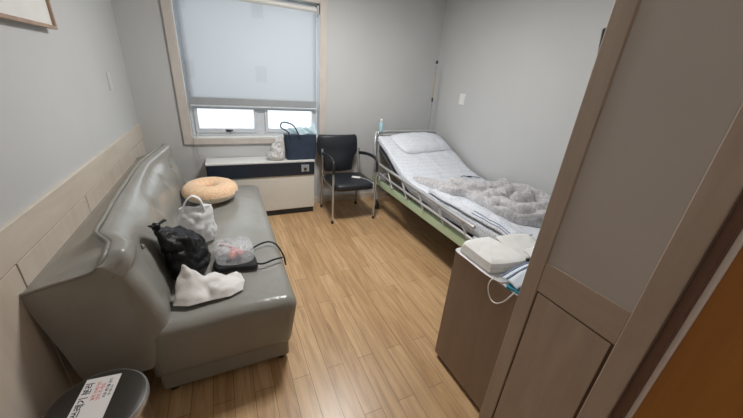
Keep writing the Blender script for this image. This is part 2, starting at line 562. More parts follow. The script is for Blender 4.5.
# ------------------------------------------------------------------ window
win = root('window_1', ((WX0+WX1)/2, YB, WZ0), '', '')
del win['label']; del win['category']; struct(win)
CW = .078
cb_ = boxes((WX0-CW, WX0, YB-.022, YB, WZ0-.055, WZ1+CW), (WX1, WX1+CW, YB-.022, YB, WZ0-.055, WZ1+CW),
            (WX0, WX1, YB-.022, YB, WZ1, WZ1+CW), (WX0, WX1, YB-.026, YB, WZ0-.055, WZ0))
link('window_casing', cb_, M['casing'], win, bevel=.003)
link('window_sill', boxes((WX0, WX1, YB-.026, YB+.09, WZ0, WZ0+.014)), M['white_metal'], win, bevel=.003)
yf0, yf1 = YB+.075, YB+.135
XM0, XM1 = .330, .405
TZ0, TZ1 = 1.135, 1.175
fz0 = WZ0+.014
frame = boxes((WX0, WX0+.035, yf0, yf1, fz0, WZ1), (WX1-.035, WX1, yf0, yf1, fz0, WZ1), (WX0+.035, WX1-.035, yf0, yf1, WZ1-.05, WZ1),
              (WX0+.035, WX1-.035, yf0, yf1, fz0, fz0+.03), (XM0, XM1, yf0, yf1, fz0+.03, TZ0), (WX0+.035, WX1-.035, yf0, yf1, TZ0, TZ1))
link('window_frame', frame, M['upvc'], win, bevel=.004)
for x0, x1 in ((WX0+.035, XM0), (XM1, WX1-.035)):
    z0, z1 = fz0+.03, TZ0
    s = .034
    sb = boxes((x0, x0+s, yf0-.012, yf1-.01, z0, z1), (x1-s, x1, yf0-.012, yf1-.01, z0, z1), (x0+s, x1-s, yf0-.012, yf1-.01, z0, z0+s+.012), (x0+s, x1-s, yf0-.012, yf1-.01, z1-s-.006, z1))
    sash = link('window_sash', sb, M['upvc'], win, bevel=.004)
    link('pane', boxes((x0+s, x1-s, yf0+.018, yf0+.024, z0+s+.012, z1-s-.006)), M['glass'], sash, smooth=False)
    hx = (x0+x1)/2
    hb = boxes((hx-.022, hx+.022, yf0-.022, yf0-.012, z0+.012, z0+.034))
    tube(hb, [(hx-.004, yf0-.03, z0+.024), (hx+.045, yf0-.036, z0+.030)], .007, 8)
    link('window_latch', hb, M['black_plastic'], sash, bevel=.002)
link('pane', boxes((WX0+.035, WX1-.035, yf0+.018, yf0+.024, TZ1, WZ1-.05)), M['glass'], win, smooth=False)

# roller blind
blind = root('roller_blind', (.35, YB+.03, 2.06), 'pale roller blind lowered over most of the window', 'blind')
by = YB+.022
def bl(u, v):
    x = lerp(WX0+.022, WX1-.028, u); z = lerp(1.185, 2.075, v)
    return (x, by + .004*sin(v*3.1) + .002*sin(u*9+v*4), z)
link('blind_cloth', sheet_grid(bmesh.new(), 24, 24, bl), M['blind'], blind, solid=.002)
link('hem_bar', boxes((WX0+.02, WX1-.026, by-.006, by+.006, 1.138, 1.205)), M['hem'], blind, bevel=.004)
link('hem_rail', boxes((WX0+.02, WX1-.026, by-.009, by+.009, 1.120, 1.136)), M['upvc'], blind, bevel=.004)
rb = bmesh.new(); tube(rb, [(WX0+.018, by+.01, 2.072), (WX1-.026, by+.01, 2.072)], .027, 20)
link('roller_tube', rb, M['white_metal'], blind)
for bx_ in (WX0+.001, WX1-.024):
    link('bracket', boxes((bx_, bx_+.016, by-.022, by+.04, 2.035, 2.112)), M['alu'], blind, bevel=.003)
ch = bmesh.new()
tube(ch, [(WX0+.008, by-.012, 2.06), (WX0+.010, by-.028, 1.2), (WX0+.012, by-.050, .70), (WX0+.016, by-.055, .56), (WX0+.026, by-.058, .53),
          (WX0+.038, by-.055, .57), (WX0+.036, by-.045, .80), (WX0+.020, by-.028, 1.3), (WX0+.016, by-.010, 2.06)], .0022, 6)
link('pull_chain', ch, M['alu'], blind)

# ------------------------------------------------------------------ wall things
pic = root('picture_frame', (XL, 2.02, 1.6), 'wood-framed picture with white mat hanging high on the left wall', 'picture')
py0, py1, pz0, pz1 = 1.655, 2.150, 1.597, 2.06
fw = .015
fx0, fx1 = XL+.016, XL+.040
link('frame', boxes((fx0, fx1, py0, py1, pz0, pz0+fw), (fx0, fx1, py0, py1, pz1-fw, pz1), (fx0, fx1, py0, py0+fw, pz0+fw, pz1-fw), (fx0, fx1, py1-fw, py1, pz0+fw, pz1-fw)), M['frame_wood'], pic, bevel=.002)
link('mat_board', boxes((fx0+.004, fx0+.012, py0+fw, py1-fw, pz0+fw, pz1-fw)), M['paper'], pic, smooth=False)
link('backing', boxes((XL+.001, fx0+.004, py0+.05, py1-.05, pz0+.05, pz1-.02)), M['groove'], pic, smooth=False)
ink = bmesh.new()
dome(ink, [(1.99, 1.725), (2.05, 1.718), (2.07, 1.75), (2.02, 1.82), (1.92, 1.86), (1.82, 1.82), (1.84, 1.76)], 0, .001, 4)
for v in ink.verts: v.co = Vector((fx0+.0122 + v.co.z, v.co.x, v.co.y))
link('print', ink, M['ink_blue'], pic)

sw = root('light_switch', (XL, 2.92, 1.33), 'white switch plate on the left wall near the window corner', 'switch')
link('plate', boxes((XL, XL+.006, 2.885, 2.955, 1.275, 1.395)), M['switch_grey'], sw, bevel=.003)
link('rocker', boxes((XL+.006, XL+.008, 2.90, 2.94, 1.30, 1.37)), M['switch_grey'], sw, bevel=.0015)
sw = root('wall_socket', (XR, 2.90, 1.34), 'white wall plate on the right wall above the bed', 'switch')
link('plate', boxes((XR-.008, XR, 2.855, 2.945, 1.285, 1.405)), M['switch'], sw, bevel=.003)
link('cover', boxes((XR-.011, XR-.008, 2.872, 2.928, 1.305, 1.385)), M['switch'], sw, bevel=.0015)

tv = root('television', (1.42, YP, 1.5), 'dark wall-mounted screen peeking out above behind the brown corner post', 'television')
rt = Matrix.Rotation(radians(-8), 3, 'X')
b_ = bmesh.new(); obox(b_, (1.4115, .646, 1.54), (.69, .028, .30), rt)
link('screen', b_, M['screen'], tv, bevel=.006)
b_ = bmesh.new(); obox(b_, (1.43, .6195, 1.54), (.2, .029, .12), Matrix.Identity(3))
link('bracket', b_, M['black_plastic'], tv, bevel=.004)

# ------------------------------------------------------------------ heater
ht = root('fan_coil_heater', (.33, 3.35, 0), 'cream fan coil heater with navy front band under the window', 'heater')
HX0, HX1, HY = -.20, .860, 3.232
link('cabinet', boxes((HX0, HX1, HY, YB-.013, .062, .600)), M['cream'], ht, bevel=.006)
link('top_plate', boxes((HX0-.004, HX1+.004, HY-.006, YB-.013, .600, .618)), M['white_metal'], ht, bevel=.004)
link('front_band', boxes((HX0, HX1, HY-.012, HY, .458, .600)), M['navy_panel'], ht, bevel=.003)
link('base', boxes((HX0+.01, HX1-.01, HY+.008, YB-.02, 0, .062)), M['black_plastic'], ht, smooth=False)
cp = link('control_panel', boxes((.715, .80, HY-.017, HY-.012, .495, .575)), M['ctrl'], ht, bevel=.002)
b_ = bmesh.new(); tube(b_, [(.757, HY-.017, .53), (.757, HY-.032, .53)], .013, 16)
link('dial', b_, M['black_plastic'], cp)

# ------------------------------------------------------------------ sofa
sofa = root('sofa', (-.23, 2.18, 0), 'grey leather sofa with buttoned rolled back along the left wall', 'sofa')
SY0, SY1 = 1.250, 3.105
xp_tab = [(SY0, -.488), (1.295, -.456), (1.36, -.462), (1.46, -.522), (1.84, -.542), (2.48, -.556), (SY1, -.498)]
zp_tab = [(SY0, .778), (1.31, .815), (1.45, .832), (2.48, .836), (SY1, .842)]
buttons = [(1.56, .69), (2.03, .70), (2.52, .695), (2.95, .69)]
def back_profile(Y):
    xp = interp(xp_tab, Y); zp = interp(zp_tab, Y)
    e = min(Y-SY0, SY1-Y)
    fr = .02 * (1 - sstep(.05, .30, Y-SY0)) - .030*sstep(1.7, 2.5, Y)            # the near end stands a little proud
    er = .085 if Y < 2 else .045
    es = er * (1 - sqrt(max(0, 1 - min(1, (er-e)/er)**2))) if e < er else 0.   # rounded vertical front edge
    ctrl = [(-.625, .255), (-.655, .42), (-.690, .62), (-.700, .722), (-.668, .735), (lerp(-.668, xp, .5), lerp(.735, zp, .5)), (xp-.012, zp-.002), (xp, zp),
            (xp+.022, zp+.012), (xp+.058, zp+.004), (min(-.40, xp+.10)+fr, zp-.045), (-.405+fr, .735), (-.372+fr, .64), (-.345+fr, .53), (-.330+fr, .44), (-.335+fr, .34), (-.372, .25), (-.42, .235), (-.52, .24)]
    pts = []
    for i in range(len(ctrl)):
        pts.append(Vector((ctrl[i][0], Y, ctrl[i][1])))
    sharp = {3, 4, 7}
    out = []
    N = len(pts)
    for i in range(N):
        p1, p2 = pts[i], pts[(i+1) % N]
        p0, p3 = pts[(i-1) % N], pts[(i+2) % N]
        for k in range(3):
            t = k/3
            if i in (3, 4, 5, 6): q = p1.lerp(p2, t)
            else: q = .5*((2*p1)+(-p0+p2)*t+(2*p0-5*p1+4*p2-p3)*t*t+(-p0+3*p1-3*p2+p3)*t**3)
            # button dimples on the front
            if q.x > -.5 and q.z > .5:
                for (bY, bZ) in buttons:
                    d2 = ((Y-bY)**2 + (q.z-bZ)**2)
                    q = q - Vector((.020*math.exp(-d2/.0016) + .008*math.exp(-d2/.012), 0, 0))
            if es: q = q - Vector((es * max(0, min(1.1, (q.x-xp)/.16)) * sstep(.2, .3, q.z), 0, 0))
            out.append(q)
    return out
Ys = [SY0+.085*(1-cos(pi/2*k/10)) for k in range(10)]
Ys += [lerp(SY0+.085, SY1-.045, i/90) for i in range(91)]
Ys += [SY1-.045*(1-cos(pi/2*k/10)) for k in range(9, -1, -1)]
rings = [back_profile(Y) for Y in Ys]
link('backrest', rings_mesh(bmesh.new(), rings), M['leather'], sofa)
pp = [(-.698, SY0+.002, .722), (-.62, SY0+.001, .742), (-.53, SY0, .763), (-.488, SY0+.003, .777), (-.462, SY0+.028, .806)]
for Y in (1.32, 1.37, 1.42, 1.47, 1.6, 1.84, 2.15, 2.48, 2.75, 2.9, 3.02):
    pp.append((interp(xp_tab, Y), Y, interp(zp_tab, Y)+.007))
pp += [(-.502, SY1-.012, .846), (-.54, SY1-.001, .80), (-.62, SY1-.001, .755), (-.698, SY1-.002, .724)]
b_ = bmesh.new(); tube(b_, smoothpath(pp, 5), .0072, 8)
link('piping', b_, M['piping'], sofa)
for bY, bZ in buttons:
    pr = back_profile(bY)
    best = min((p for p in pr if p.x > -.5 and p.z > .5), key=lambda p: abs(p.z-bZ))
    b_ = bmesh.new()
    bmesh.ops.create_uvsphere(b_, u_segments=14, v_segments=8, radius=.012, matrix=Matrix.Translation((best.x+.002, bY, bZ)) @ Matrix.Diagonal((.6, 1, 1, 1)))
    link('button', b_, M['piping'], sofa)
# seat: rounded slab lofted along the length
def seat_ring(Y, inset, n=8):
    x0, x1, z0, z1, r = -.42, .252, .135, .448, .062
    z1 = z1 + .004*sin(Y*7) - .006*math.exp(-((Y-2.0)/.5)**2)
    pts = []
    def arc(cx, cz, a0, a1, rr):
        for k in range(n+1):
            a = a0+(a1-a0)*k/n
            pts.append(Vector((cx+rr*cos(a), Y, cz+rr*sin(a))))
    pts.append(Vector((x0, Y, z0)))
    arc(x1-.035-.022, z0+.022, -pi/2, 0, .022)
    arc(x1-r, z1-r-.012, 0, pi/2, r)
    for k in range(1, 12):
        t = k/12
        pts.append(Vector((lerp(x1-r, x0, t), Y, z1-.012+.012*sin(pi*min(1, t*1.6))*(1 if t < .3 else 1)*(.9) + .003*noise.noise(Vector((t*9, Y*6, 3))))))
    pts.append(Vector((x0, Y, z1-.02)))
    c = Vector((-.08, Y, .29))
    if inset:
        pts = [Vector((c.x+(p.x-c.x)*(1-inset/.33), Y, c.z+(p.z-c.z)*(1-inset/.16))) for p in pts]
    return pts
rr = []
R_ = .06
for k in range(7):
    a = pi/2*(1-k/6)
    rr.append(seat_ring(SY0+.004+R_*(1-cos(pi/2-a)) if False else SY0+.004+R_*(1-sin(pi/2*k/6)) if False else SY0+.004+R_*(1-cos(pi/2*k/6)), R_*(1-sin(pi/2*k/6))))
for i in range(1, 60):
    rr.append(seat_ring(lerp(SY0+.004+R_, SY1-.004-R_, i/60), 0))
for k in range(6, -1, -1):
    rr.append(seat_ring(SY1-.004-R_*(1-cos(pi/2*k/6)), R_*(1-sin(pi/2*k/6))))
link('seat', rings_mesh(bmesh.new(), rr), M['leather'], sofa)
link('plinth', boxes((-.40, .200, SY0+.035, SY1-.03, .035, .15)), M['leather'], sofa, bevel=.015)
for fx in (-.36, .16):
    for fy in (SY0+.08, SY1-.1):
        b_ = bmesh.new(); lathe(b_, [(.02, 0), (.024, .004), (.022, .04)], (fx, fy, 0), 16)
        link('foot', b_, M['black_plastic'], sofa)

# ------------------------------------------------------------------ things on the sofa
ZS = .455
cush = root('donut_cushion', (-.158, 2.72, ZS), 'peach plush ring cushion at the far end of the grey sofa seat', 'cushion')
def ring_pt(a, b, part):
    R, r = .126, .086
    c = Vector((-.158, 2.725, ZS+.082))
    wob = 1 + .06*noise.noise(Vector((cos(a)*2, sin(a)*2, 5))) + .10*noise.noise(Vector((cos(a)*4, sin(a)*4, 9)))*max(0, -cos(b))
    if sin(b) < -.6: wob = 1.
    rx = r*wob
    p = Vector(((R+rx*cos(b))*cos(a), (R+rx*cos(b))*sin(a), rx*.80*sin(b)))
    return c + p
for nm, b0, b1, mt in (('top_cover', -.10, pi+.9, 'peach'), ('side_cover', -1.35, -.10, 'cream_plush'), ('under_cover', pi+.9, 2*pi-1.35, 'cream_plush')):
    bm = bmesh.new()
    na, nb = 64, 12
    V = [[bm.verts.new(ring_pt(2*pi*i/na, lerp(b0, b1, j/nb), nm)) for j in range(nb+1)] for i in range(na)]
    for i in range(na):
        for j in range(nb):
            bm.faces.new((V[i][j], V[(i+1) % na][j], V[(i+1) % na][j+1], V[i][j+1]))
    link(nm, bm, M[mt], cush)
b_ = bmesh.new(); obox(b_, (-.150, 2.73, ZS+.110), (.05, .018, .004), Matrix.Rotation(radians(35), 3, 'Z') @ Matrix.Rotation(radians(30), 3, 'Y'))
link('inner_label', b_, M['pink'], cush)
b_ = bmesh.new(); obox(b_, (.034, 2.64, ZS+.075), (.004, .03, .02), Matrix.Rotation(radians(-28), 3, 'Z'))
link('care_tag', b_, M['ctrl'], cush)

wb = root('shopping_bag', (-.235, 2.0, ZS), 'white plastic shopping bag standing upright before the peach ring cushion', 'bag')
b_ = bmesh.new()
secs = [(-.232, 2.005, ZS+.001, .075, .045), (-.232, 2.005, ZS+.012, .092, .064), (-.234, 2.005, ZS+.05, .100, .070), (-.232, 2.0, ZS+.10, .096, .064), (-.230, 1.998, ZS+.15, .092, .050),
        (-.228, 1.998, ZS+.20, .090, .032), (-.226, 1.998, ZS+.235, .088, .016)]
secs = [(a, b, c, d, e, .12) for a, b, c, d, e in secs]
loft_fine(b_, secs, 34, seg=80, wr=.03, ws=24., seed=3.)
crumple(b_, .010, 17., 2., lambda c: sstep(ZS+.004, ZS+.05, c.z))
for v in b_.verts: v.co.x += .016
link('bag_body', b_, M['white_bag'], wb)
for off in (-.008, .010):
    b_ = bmesh.new()
    path = smoothpath([(-.300, 1.988+off, ZS+.215), (-.282, 1.992+off, ZS+.262), (-.252, 1.998+off, ZS+.300), (-.226, 2.0+off, ZS+.304), (-.200, 2.0+off, ZS+.280), (-.182, 2.0+off, ZS+.215)], 6)
    tube(b_, path, [.024-.013*sin(pi*i/(len(path)-1)) for i in range(len(path))], 10, False, .3)
    for v in b_.verts: v.co.x += .016
    link('handle', b_, M['white_bag'], wb)
b_ = bmesh.new()
for k, (dx, dz) in enumerate(((-.022, .082), (.000, .088), (-.020, .056), (.002, .060))):
    obox(b_, (-.165+dx, 1.944+dx*.35+.016, ZS+dz), (.016, .002, .011 if k < 2 else .008), Matrix.Rotation(radians(28), 3, 'Z') @ Matrix.Rotation(radians(12), 3, 'Y'))
for v in b_.verts: v.co.x += .016
link('print', b_, M['black_ink'], wb)

bb = root('black_bag', (-.25, 1.70, ZS), 'knotted black plastic bag leaning against the sofa backrest', 'bag')
b_ = bmesh.new()
secs = [(-.240, 1.690, ZS+.001, .066, .125), (-.240, 1.690, ZS+.018, .084, .152), (-.246, 1.690, ZS+.06, .086, .158), (-.252, 1.69, ZS+.10, .086, .152),
        (-.260, 1.685, ZS+.140, .082, .136), (-.274, 1.675, ZS+.18, .074, .116), (-.294, 1.66, ZS+.222, .062, .088), (-.322, 1.64, ZS+.260, .040, .055), (-.346, 1.628, ZS+.288, .016, .022), (-.352, 1.625, ZS+.298, .014, .018)]
secs = [(a, b, c, d, e, -.20) for a, b, c, d, e in secs]
loft_fine(b_, secs, 44, seg=90, wr=.03, ws=26., seed=11.)
crumple(b_, .016, 15., 4., lambda c: sstep(ZS+.004, ZS+.05, c.z)*sstep(-.335, -.29, c.x+(c.z-ZS)*.22))
link('bag_body', b_, M['black_bag'], bb)
b_ = bmesh.new()
bmesh.ops.create_icosphere(b_, subdivisions=2, radius=.020, matrix=Matrix.Translation((-.352, 1.625, ZS+.300)))
for v in b_.verts: v.co += v.normal * .006 * noise.noise(v.co*60)
link('knot', b_, M['black_bag'], bb)
for ex, ey, ez in ((-.014, -.022, .020), (.026, .035, .012)):
    b_ = bmesh.new()
    path = smoothpath([(-.352, 1.625, ZS+.300), (-.352+ex*.6, 1.625+ey*.6, ZS+.300+ez*.7), (-.352+ex*1.2, 1.625+ey*1.3, ZS+.300+ez*.9)], 5)
    tube(b_, path, [.007+.006*i/(len(path)-1) for i in range(len(path))], 10, False, .4)
    link('tie_end', b_, M['black_bag'], bb)

pb = root('paper_bag', (-.19, 1.47, ZS), 'crumpled white bag lying flat nearest on the sofa seat', 'bag')
from mathutils.geometry import delaunay_2d_cdt
PV = [(-.305, 1.42, .003), (-.302, 1.375, .003), (-.24, 1.35, .003), (-.15, 1.36, .003), (-.06, 1.362, .003), (.0, 1.395, .003), (.014, 1.47, .003), (-.002, 1.545, .003), (-.10, 1.535, .003), (-.20, 1.505, .003), (-.28, 1.48, .003),
      (-.252, 1.482, .165), (-.205, 1.485, .112), (-.12, 1.522, .060), (-.02, 1.525, .042), (.002, 1.45, .026), (-.04, 1.395, .024), (-.13, 1.395, .046), (-.22, 1.385, .040), (-.288, 1.41, .046), (-.280, 1.455, .105), (-.218, 1.445, .095), (-.16, 1.44, .042), (-.085, 1.455, .050), (-.175, 1.48, .072), (-.05, 1.49, .034)]
res = delaunay_2d_cdt([Vector(p[:2]) for p in PV], [(k, (k+1) % 11) for k in range(11)], [], 1, 1e-6)
b_ = bmesh.new()
vv = []
for q, og in zip(res[0], res[3]):
    vv.append(b_.verts.new((q.x, q.y, ZS + PV[og[0]][2])))
for f in res[2]: b_.faces.new([vv[k] for k in f])
bmesh.ops.subdivide_edges(b_, edges=b_.edges[:], cuts=5, use_grid_fill=True)
for _ in range(2): bmesh.ops.smooth_vert(b_, verts=[v for v in b_.verts if not v.is_boundary], factor=.5, use_axis_x=True, use_axis_y=True, use_axis_z=True)
bmesh.ops.recalc_face_normals(b_, faces=b_.faces[:])
crumple(b_, .007, 16., 3., lambda c: sstep(ZS+.004, ZS+.03, c.z)*sstep(1.552, 1.53, c.y))
link('bag_body', b_, M['paper_bag'], pb)

po = root('black_pouch', (-.02, 1.65, ZS), 'flat black pouch with two thin straps on the sofa seat', 'bag')
b_ = bmesh.new()
dome(b_, [(-.125, 1.60), (-.128, 1.73), (-.02, 1.75), (.075, 1.735), (.092, 1.60), (.075, 1.565), (-.03, 1.585)], ZS, .024, 7, 4., .002, 20, 2., None, 5)
link('pouch_body', b_, M['black_cloth'], po)
for pts in ([(.05, 1.725, ZS+.015), (.10, 1.80, ZS+.010), (.16, 1.835, ZS+.010), (.200, 1.838, ZS+.004), (.236, 1.80, ZS-.012), (.262, 1.74, ZS-.060), (.266, 1.70, ZS-.10)],
            [(.07, 1.61, ZS+.012), (.12, 1.590, ZS+.010), (.18, 1.615, ZS+.008), (.212, 1.63, ZS+.003), (.240, 1.65, ZS-.008)]):
    b_ = bmesh.new(); tube(b_, smoothpath(pts, 6), .0055, 8)
    link('strap', b_, M['black_cloth'], po)

cb2 = root('clear_bag', (-.03, 1.73, ZS+.03), 'clear plastic bag holding a pink item on the black pouch', 'bag')
b_ = bmesh.new()
dome(b_, [(-.115, 1.64), (-.128, 1.75), (-.135, 1.86), (-.04, 1.865), (.06, 1.86), (.085, 1.80), (.075, 1.64), (.02, 1.60), (-.06, 1.605)], ZS+.027, .048, 14, 2., .014, 20., 8., None, 8)
link('film', b_, M['clear_bag'], cb2)
pk = root('pink_bundle', (-.03, 1.69, ZS+.04), 'soft pink item inside the clear plastic bag on the sofa', 'toiletry')
b_ = bmesh.new()
for c, r in (((-.035, 1.665, ZS+.054), .026), ((.000, 1.675, ZS+.055), .027), ((-.022, 1.705, ZS+.053), .024)):
    bmesh.ops.create_icosphere(b_, subdivisions=3, radius=r, matrix=Matrix.Translation(c) @ Matrix.Diagonal((1, 1, .8, 1)))
for v in b_.verts: v.co += v.normal * .004 * noise.noise(v.co*50)
link('roll', b_, M['pink'], pk)
b_ = bmesh.new(); tube(b_, smoothpath([(-.02, 1.71, ZS+.068), (-.06, 1.76, ZS+.066), (-.10, 1.80, ZS+.052)], 4), .006, 8)
link('cord', b_, M['pink'], pk)

# ------------------------------------------------------------------ bags on the heater
ZH = .6185
tote = root('tote_bag', (.73, 3.33, ZH), 'navy tote bag standing on the heater under the window', 'bag')
b_ = bmesh.new()
secs = []
for k in range(9):
    t = k/8
    secs.append((.735+.002*sin(t*5), 3.335, ZH+.001+.262*t, .155+.016*t, .07-.012*t))
loft(b_, secs, 48, .012, 20., 2., 5.)
link('bag_body', b_, M['navy_cloth'], tote)
for yy, tilt in ((3.275, -.04), (3.395, .02)):
    b_ = bmesh.new()
    path = smoothpath([(.62, yy, ZH+.20), (.60, yy-.004, ZH+.29), (.565+tilt, yy-.008, ZH+.345), (.585+tilt, yy-.01, ZH+.395), (.64, yy-.008, ZH+.372), (.69, yy-.004, ZH+.30), (.72, yy, ZH+.22)] if yy < 3.3 else
                      [(.64, yy, ZH+.2), (.66, yy, ZH+.28), (.72, yy, ZH+.305), (.79, yy, ZH+.28), (.81, yy, ZH+.2)], 6)
    tube(b_, path, .0065, 8)
    link('handle', b_, M['navy_cloth'], tote)
blu = root('plastic_liner', (.77, 3.33, ZH+.2), 'pale blue plastic sheet sticking out of the navy tote bag', 'plastic')
b_ = bmesh.new()
def lin(u, v):
    x = lerp(.615, .905, u); y = 3.335 + .05*sin(u*11+v*3)*.6 + (v-.5)*.06
    z = ZH+.268 + v*(.055 + .06*sstep(.75, 1, u)) + .02*abs(noise.noise(Vector((u*7, v*5, 1)))) * v
    return (x, y, z)
link('film', sheet_grid(b_, 30, 10, lin), M['blue_bag'], blu)
b_ = bmesh.new()
def lin2(u, v):
    x = lerp(.914, .928, u) + .003*sin(v*9); y = 3.30 + .05*u + .01*sin(v*7)
    return (x, y, lerp(ZH+.36, ZH+.02, v))
link('hanging_end', sheet_grid(b_, 6, 20, lin2), M['blue_bag'], blu)
tag(blu, 'pale blue plastic sheet sticking out of the navy tote bag', 'plastic')
cwb = root('plastic_bag', (.50, 3.31, ZH), 'translucent white plastic bag slumped beside the navy tote bag', 'bag')
b_ = bmesh.new()
secs = [(.475, 3.31, ZH+.001, .060, .05), (.468, 3.305, ZH+.02, .088, .066), (.470, 3.305, ZH+.06, .088, .066), (.482, 3.31, ZH+.10, .078, .056), (.494, 3.315, ZH+.15, .064, .046), (.512, 3.32, ZH+.205, .042, .03), (.528, 3.325, ZH+.245, .018, .016)]
loft_fine(b_, secs, 30, seg=70, wr=.04, ws=30., seed=17.)
crumple(b_, .016, 22., 7., lambda c: sstep(ZH+.004, ZH+.04, c.z)*sstep(.565, .53, c.x))
link('bag_body', b_, film('milky_film', (.80, .79, .78), .30, .15, .2), cwb)

# ------------------------------------------------------------------ chair
chair = root('visitor_chair', (1.20, 3.08, 0), 'black vinyl armchair with chrome legs between heater and bed', 'chair')
CX0, CX1, CYF, CYB = .965, 1.455, 2.862, 3.33
# seat
rs = []
def sq_ring(cx, cy, z, hx, hy, ex=6., n=48):
    r = []
    for k in range(n):
        a = 2*pi*k/n
        ca, sa = cos(a), sin(a)
        r.append(Vector((cx+hx*abs(ca)**(2/ex)*(1 if ca >= 0 else -1), cy+hy*abs(sa)**(2/ex)*(1 if sa >= 0 else -1), z)))
    return r
scx, scy = 1.205, 3.045
for z, i in ((.375, .02), (.380, .006), (.392, 0), (.425, 0), (.440, .008), (.447, .03), (.450, .08), (.449, .16)):
    rs.append(sq_ring(scx, scy, z, .235-i, .235-i))
link('seat', rings_mesh(bmesh.new(), rs), M['chair_vinyl'], chair)
# backrest: flared upper pad, narrower towards the seat, gently curved
b_ = bmesh.new()
prof = [(.46, .170), (.52, .180), (.58, .192), (.63, .205), (.66, .238), (.69, .243), (.76, .243), (.83, .240), (.858, .232), (.868, .215)]
def bk(u, v, side):
    k = v*(len(prof)-1); i = min(int(k), len(prof)-2); t = k-i
    z = lerp(prof[i][0], prof[i+1][0], t); w = lerp(prof[i][1], prof[i+1][1], t)
    x = 1.175 + (u-.5)*2*w
    th = .021*(1-abs(2*u-1)**6)*(1-abs(2*v-1)**10)+.004
    y = 3.285 + (z-.46)*.16 - .035*(2*u-1)**2*-1 + .012*sin(z*30)*(.3 if side < 0 else 0)
    return Vector((x, y + side*th, z))
nx, ny_ = 24, 24
A = [[b_.verts.new(bk(i/nx, j/ny_, -1)) for i in range(nx+1)] for j in range(ny_+1)]
B = [[b_.verts.new(bk(i/nx, j/ny_, 1)) for i in range(nx+1)] for j in range(ny_+1)]
for j in range(ny_):
    for i in range(nx):
        b_.faces.new((A[j][i], A[j][i+1], A[j+1][i+1], A[j+1][i])); b_.faces.new((B[j][i], B[j+1][i], B[j+1][i+1], B[j][i+1]))
for j in range(ny_):
    for i, s in ((0, 1), (nx, -1)):
        b_.faces.new((A[j][i], A[j+1][i], B[j+1][i], B[j][i]))
for i in range(nx):
    for j in (0, ny_):
        b_.faces.new((A[j][i], A[j][i+1], B[j][i+1], B[j][i]))
link('backrest', b_, M['chair_vinyl'], chair)
for x, s in ((CX0, -1), (CX1, 1)):
    b_ = bmesh.new(); tube(b_, [(x, CYF, .03), (x, CYF+.004, .60)], .0115, 12)
    lg = link('leg', b_, M['chrome'], chair)
    b_ = bmesh.new(); lathe(b_, [(.014, 0), (.0155, .003), (.0145, .035)], (x, CYF, 0), 14); link('foot_cap', b_, M['black_plastic'], lg)
    xr = x + (.012 if s < 0 else -.03)
    b_ = bmesh.new(); tube(b_, smoothpath([(xr, CYB, .03), (xr, CYB-.02, .30), (xr, CYB-.03, .50), (xr, CYB-.01, .72)], 5), .0115, 12)
    lg = link('leg', b_, M['chrome'], chair)
    b_ = bmesh.new(); lathe(b_, [(.014, 0), (.0155, .003), (.0145, .035)], (xr, CYB, 0), 14); link('foot_cap', b_, M['black_plastic'], lg)
    b_ = bmesh.new()
    tube(b_, smoothpath([(x, CYF+.002, .56), (x, CYF+.002, .62), (x, CYF+.012, .668), (x, CYF+.06, .695), (x, CYF+.16, .702), (x-.002*s, CYF+.30, .690), (xr, CYB-.04, .672)], 6), .019, 12, False, .75)
    link('armrest', b_, M['black_plastic'], chair)
    b_ = bmesh.new(); tube(b_, [(x, CYF+.006, .395), (x-.014*s, CYF+.2, .385), (xr, CYB-.03, .40)], .010, 10)
    link('side_rail', b_, M['chrome'], chair)
b_ = bmesh.new(); tube(b_, [(CX0, CYF+.02, .368), (CX1, CYF+.02, .368)], .009, 10)
link('cross_rail', b_, M['chrome'], chair)
b_ = bmesh.new(); tube(b_, [(CX0+.012, CYB-.03, .40), (CX1-.03, CYB-.03, .40)], .009, 10)
link('cross_rail', b_, M['chrome'], chair)
ph = root('phone_charger', (1.285, 3.03, .452), 'small white device on the black chair seat with a thin cable', 'charger')
b_ = bmesh.new(); obox(b_, (1.285, 3.03, .457), (.055, .095, .010), Matrix.Rotation(radians(58), 3, 'Z'))
link('device', b_, M['switch'], ph, bevel=.003)
b_ = bmesh.new(); tube(b_, smoothpath([(1.325, 3.005, .456), (1.36, 2.96, .456), (1.385, 2.88, .456), (1.395, 2.82, .452), (1.398, 2.803, .43), (1.392, 2.800, .38), (1.385, 2.80, .34)], 6), .0028, 8)
link('cable', b_, M['switch'], ph)

# ------------------------------------------------------------------ hospital bed
bed = root('hospital_bed', (2.0, 2.15, 0), 'hospital bed with pale green side beam against the right wall', 'bed')
BX0, BX1, BY0, BY1 = 1.56, 2.44, 1.085, 3.17
def bedz(y):
    return .585 + .275*sstep(2.28, 3.35, y)**.95 * 1.16 if y > 2.28 else .585
link('side_beam', boxes((BX0-.014, BX0+.026, BY0, BY1, .352, .436)), M['green'], bed, bevel=.012)
link('side_beam', boxes((BX1-.026, BX1+.014, BY0, BY1, .338, .438)), M['green'], bed, bevel=.012)
link('end_beam', boxes((BX0+.026, BX1-.026, BY0, BY0+.04, .345, .43)), M['bed_grey'], bed, bevel=.008)
link('end_beam', boxes((BX0+.026, BX1-.026, BY1-.04, BY1, .345, .43)), M['bed_grey'], bed, bevel=.008)
link('deck', boxes((BX0+.026, BX1-.026, BY0+.04, 2.30, .425, .462)), M['bed_dark'], bed, bevel=.004)
b_ = bmesh.new()
def deck2(u, v):
    y = lerp(2.30, 3.12, v); return (lerp(BX0+.03, BX1-.03, u), y, bedz(y)-.128)
link('back_deck', sheet_grid(b_, 2, 16, deck2), M['bed_dark'], bed, solid=.02)
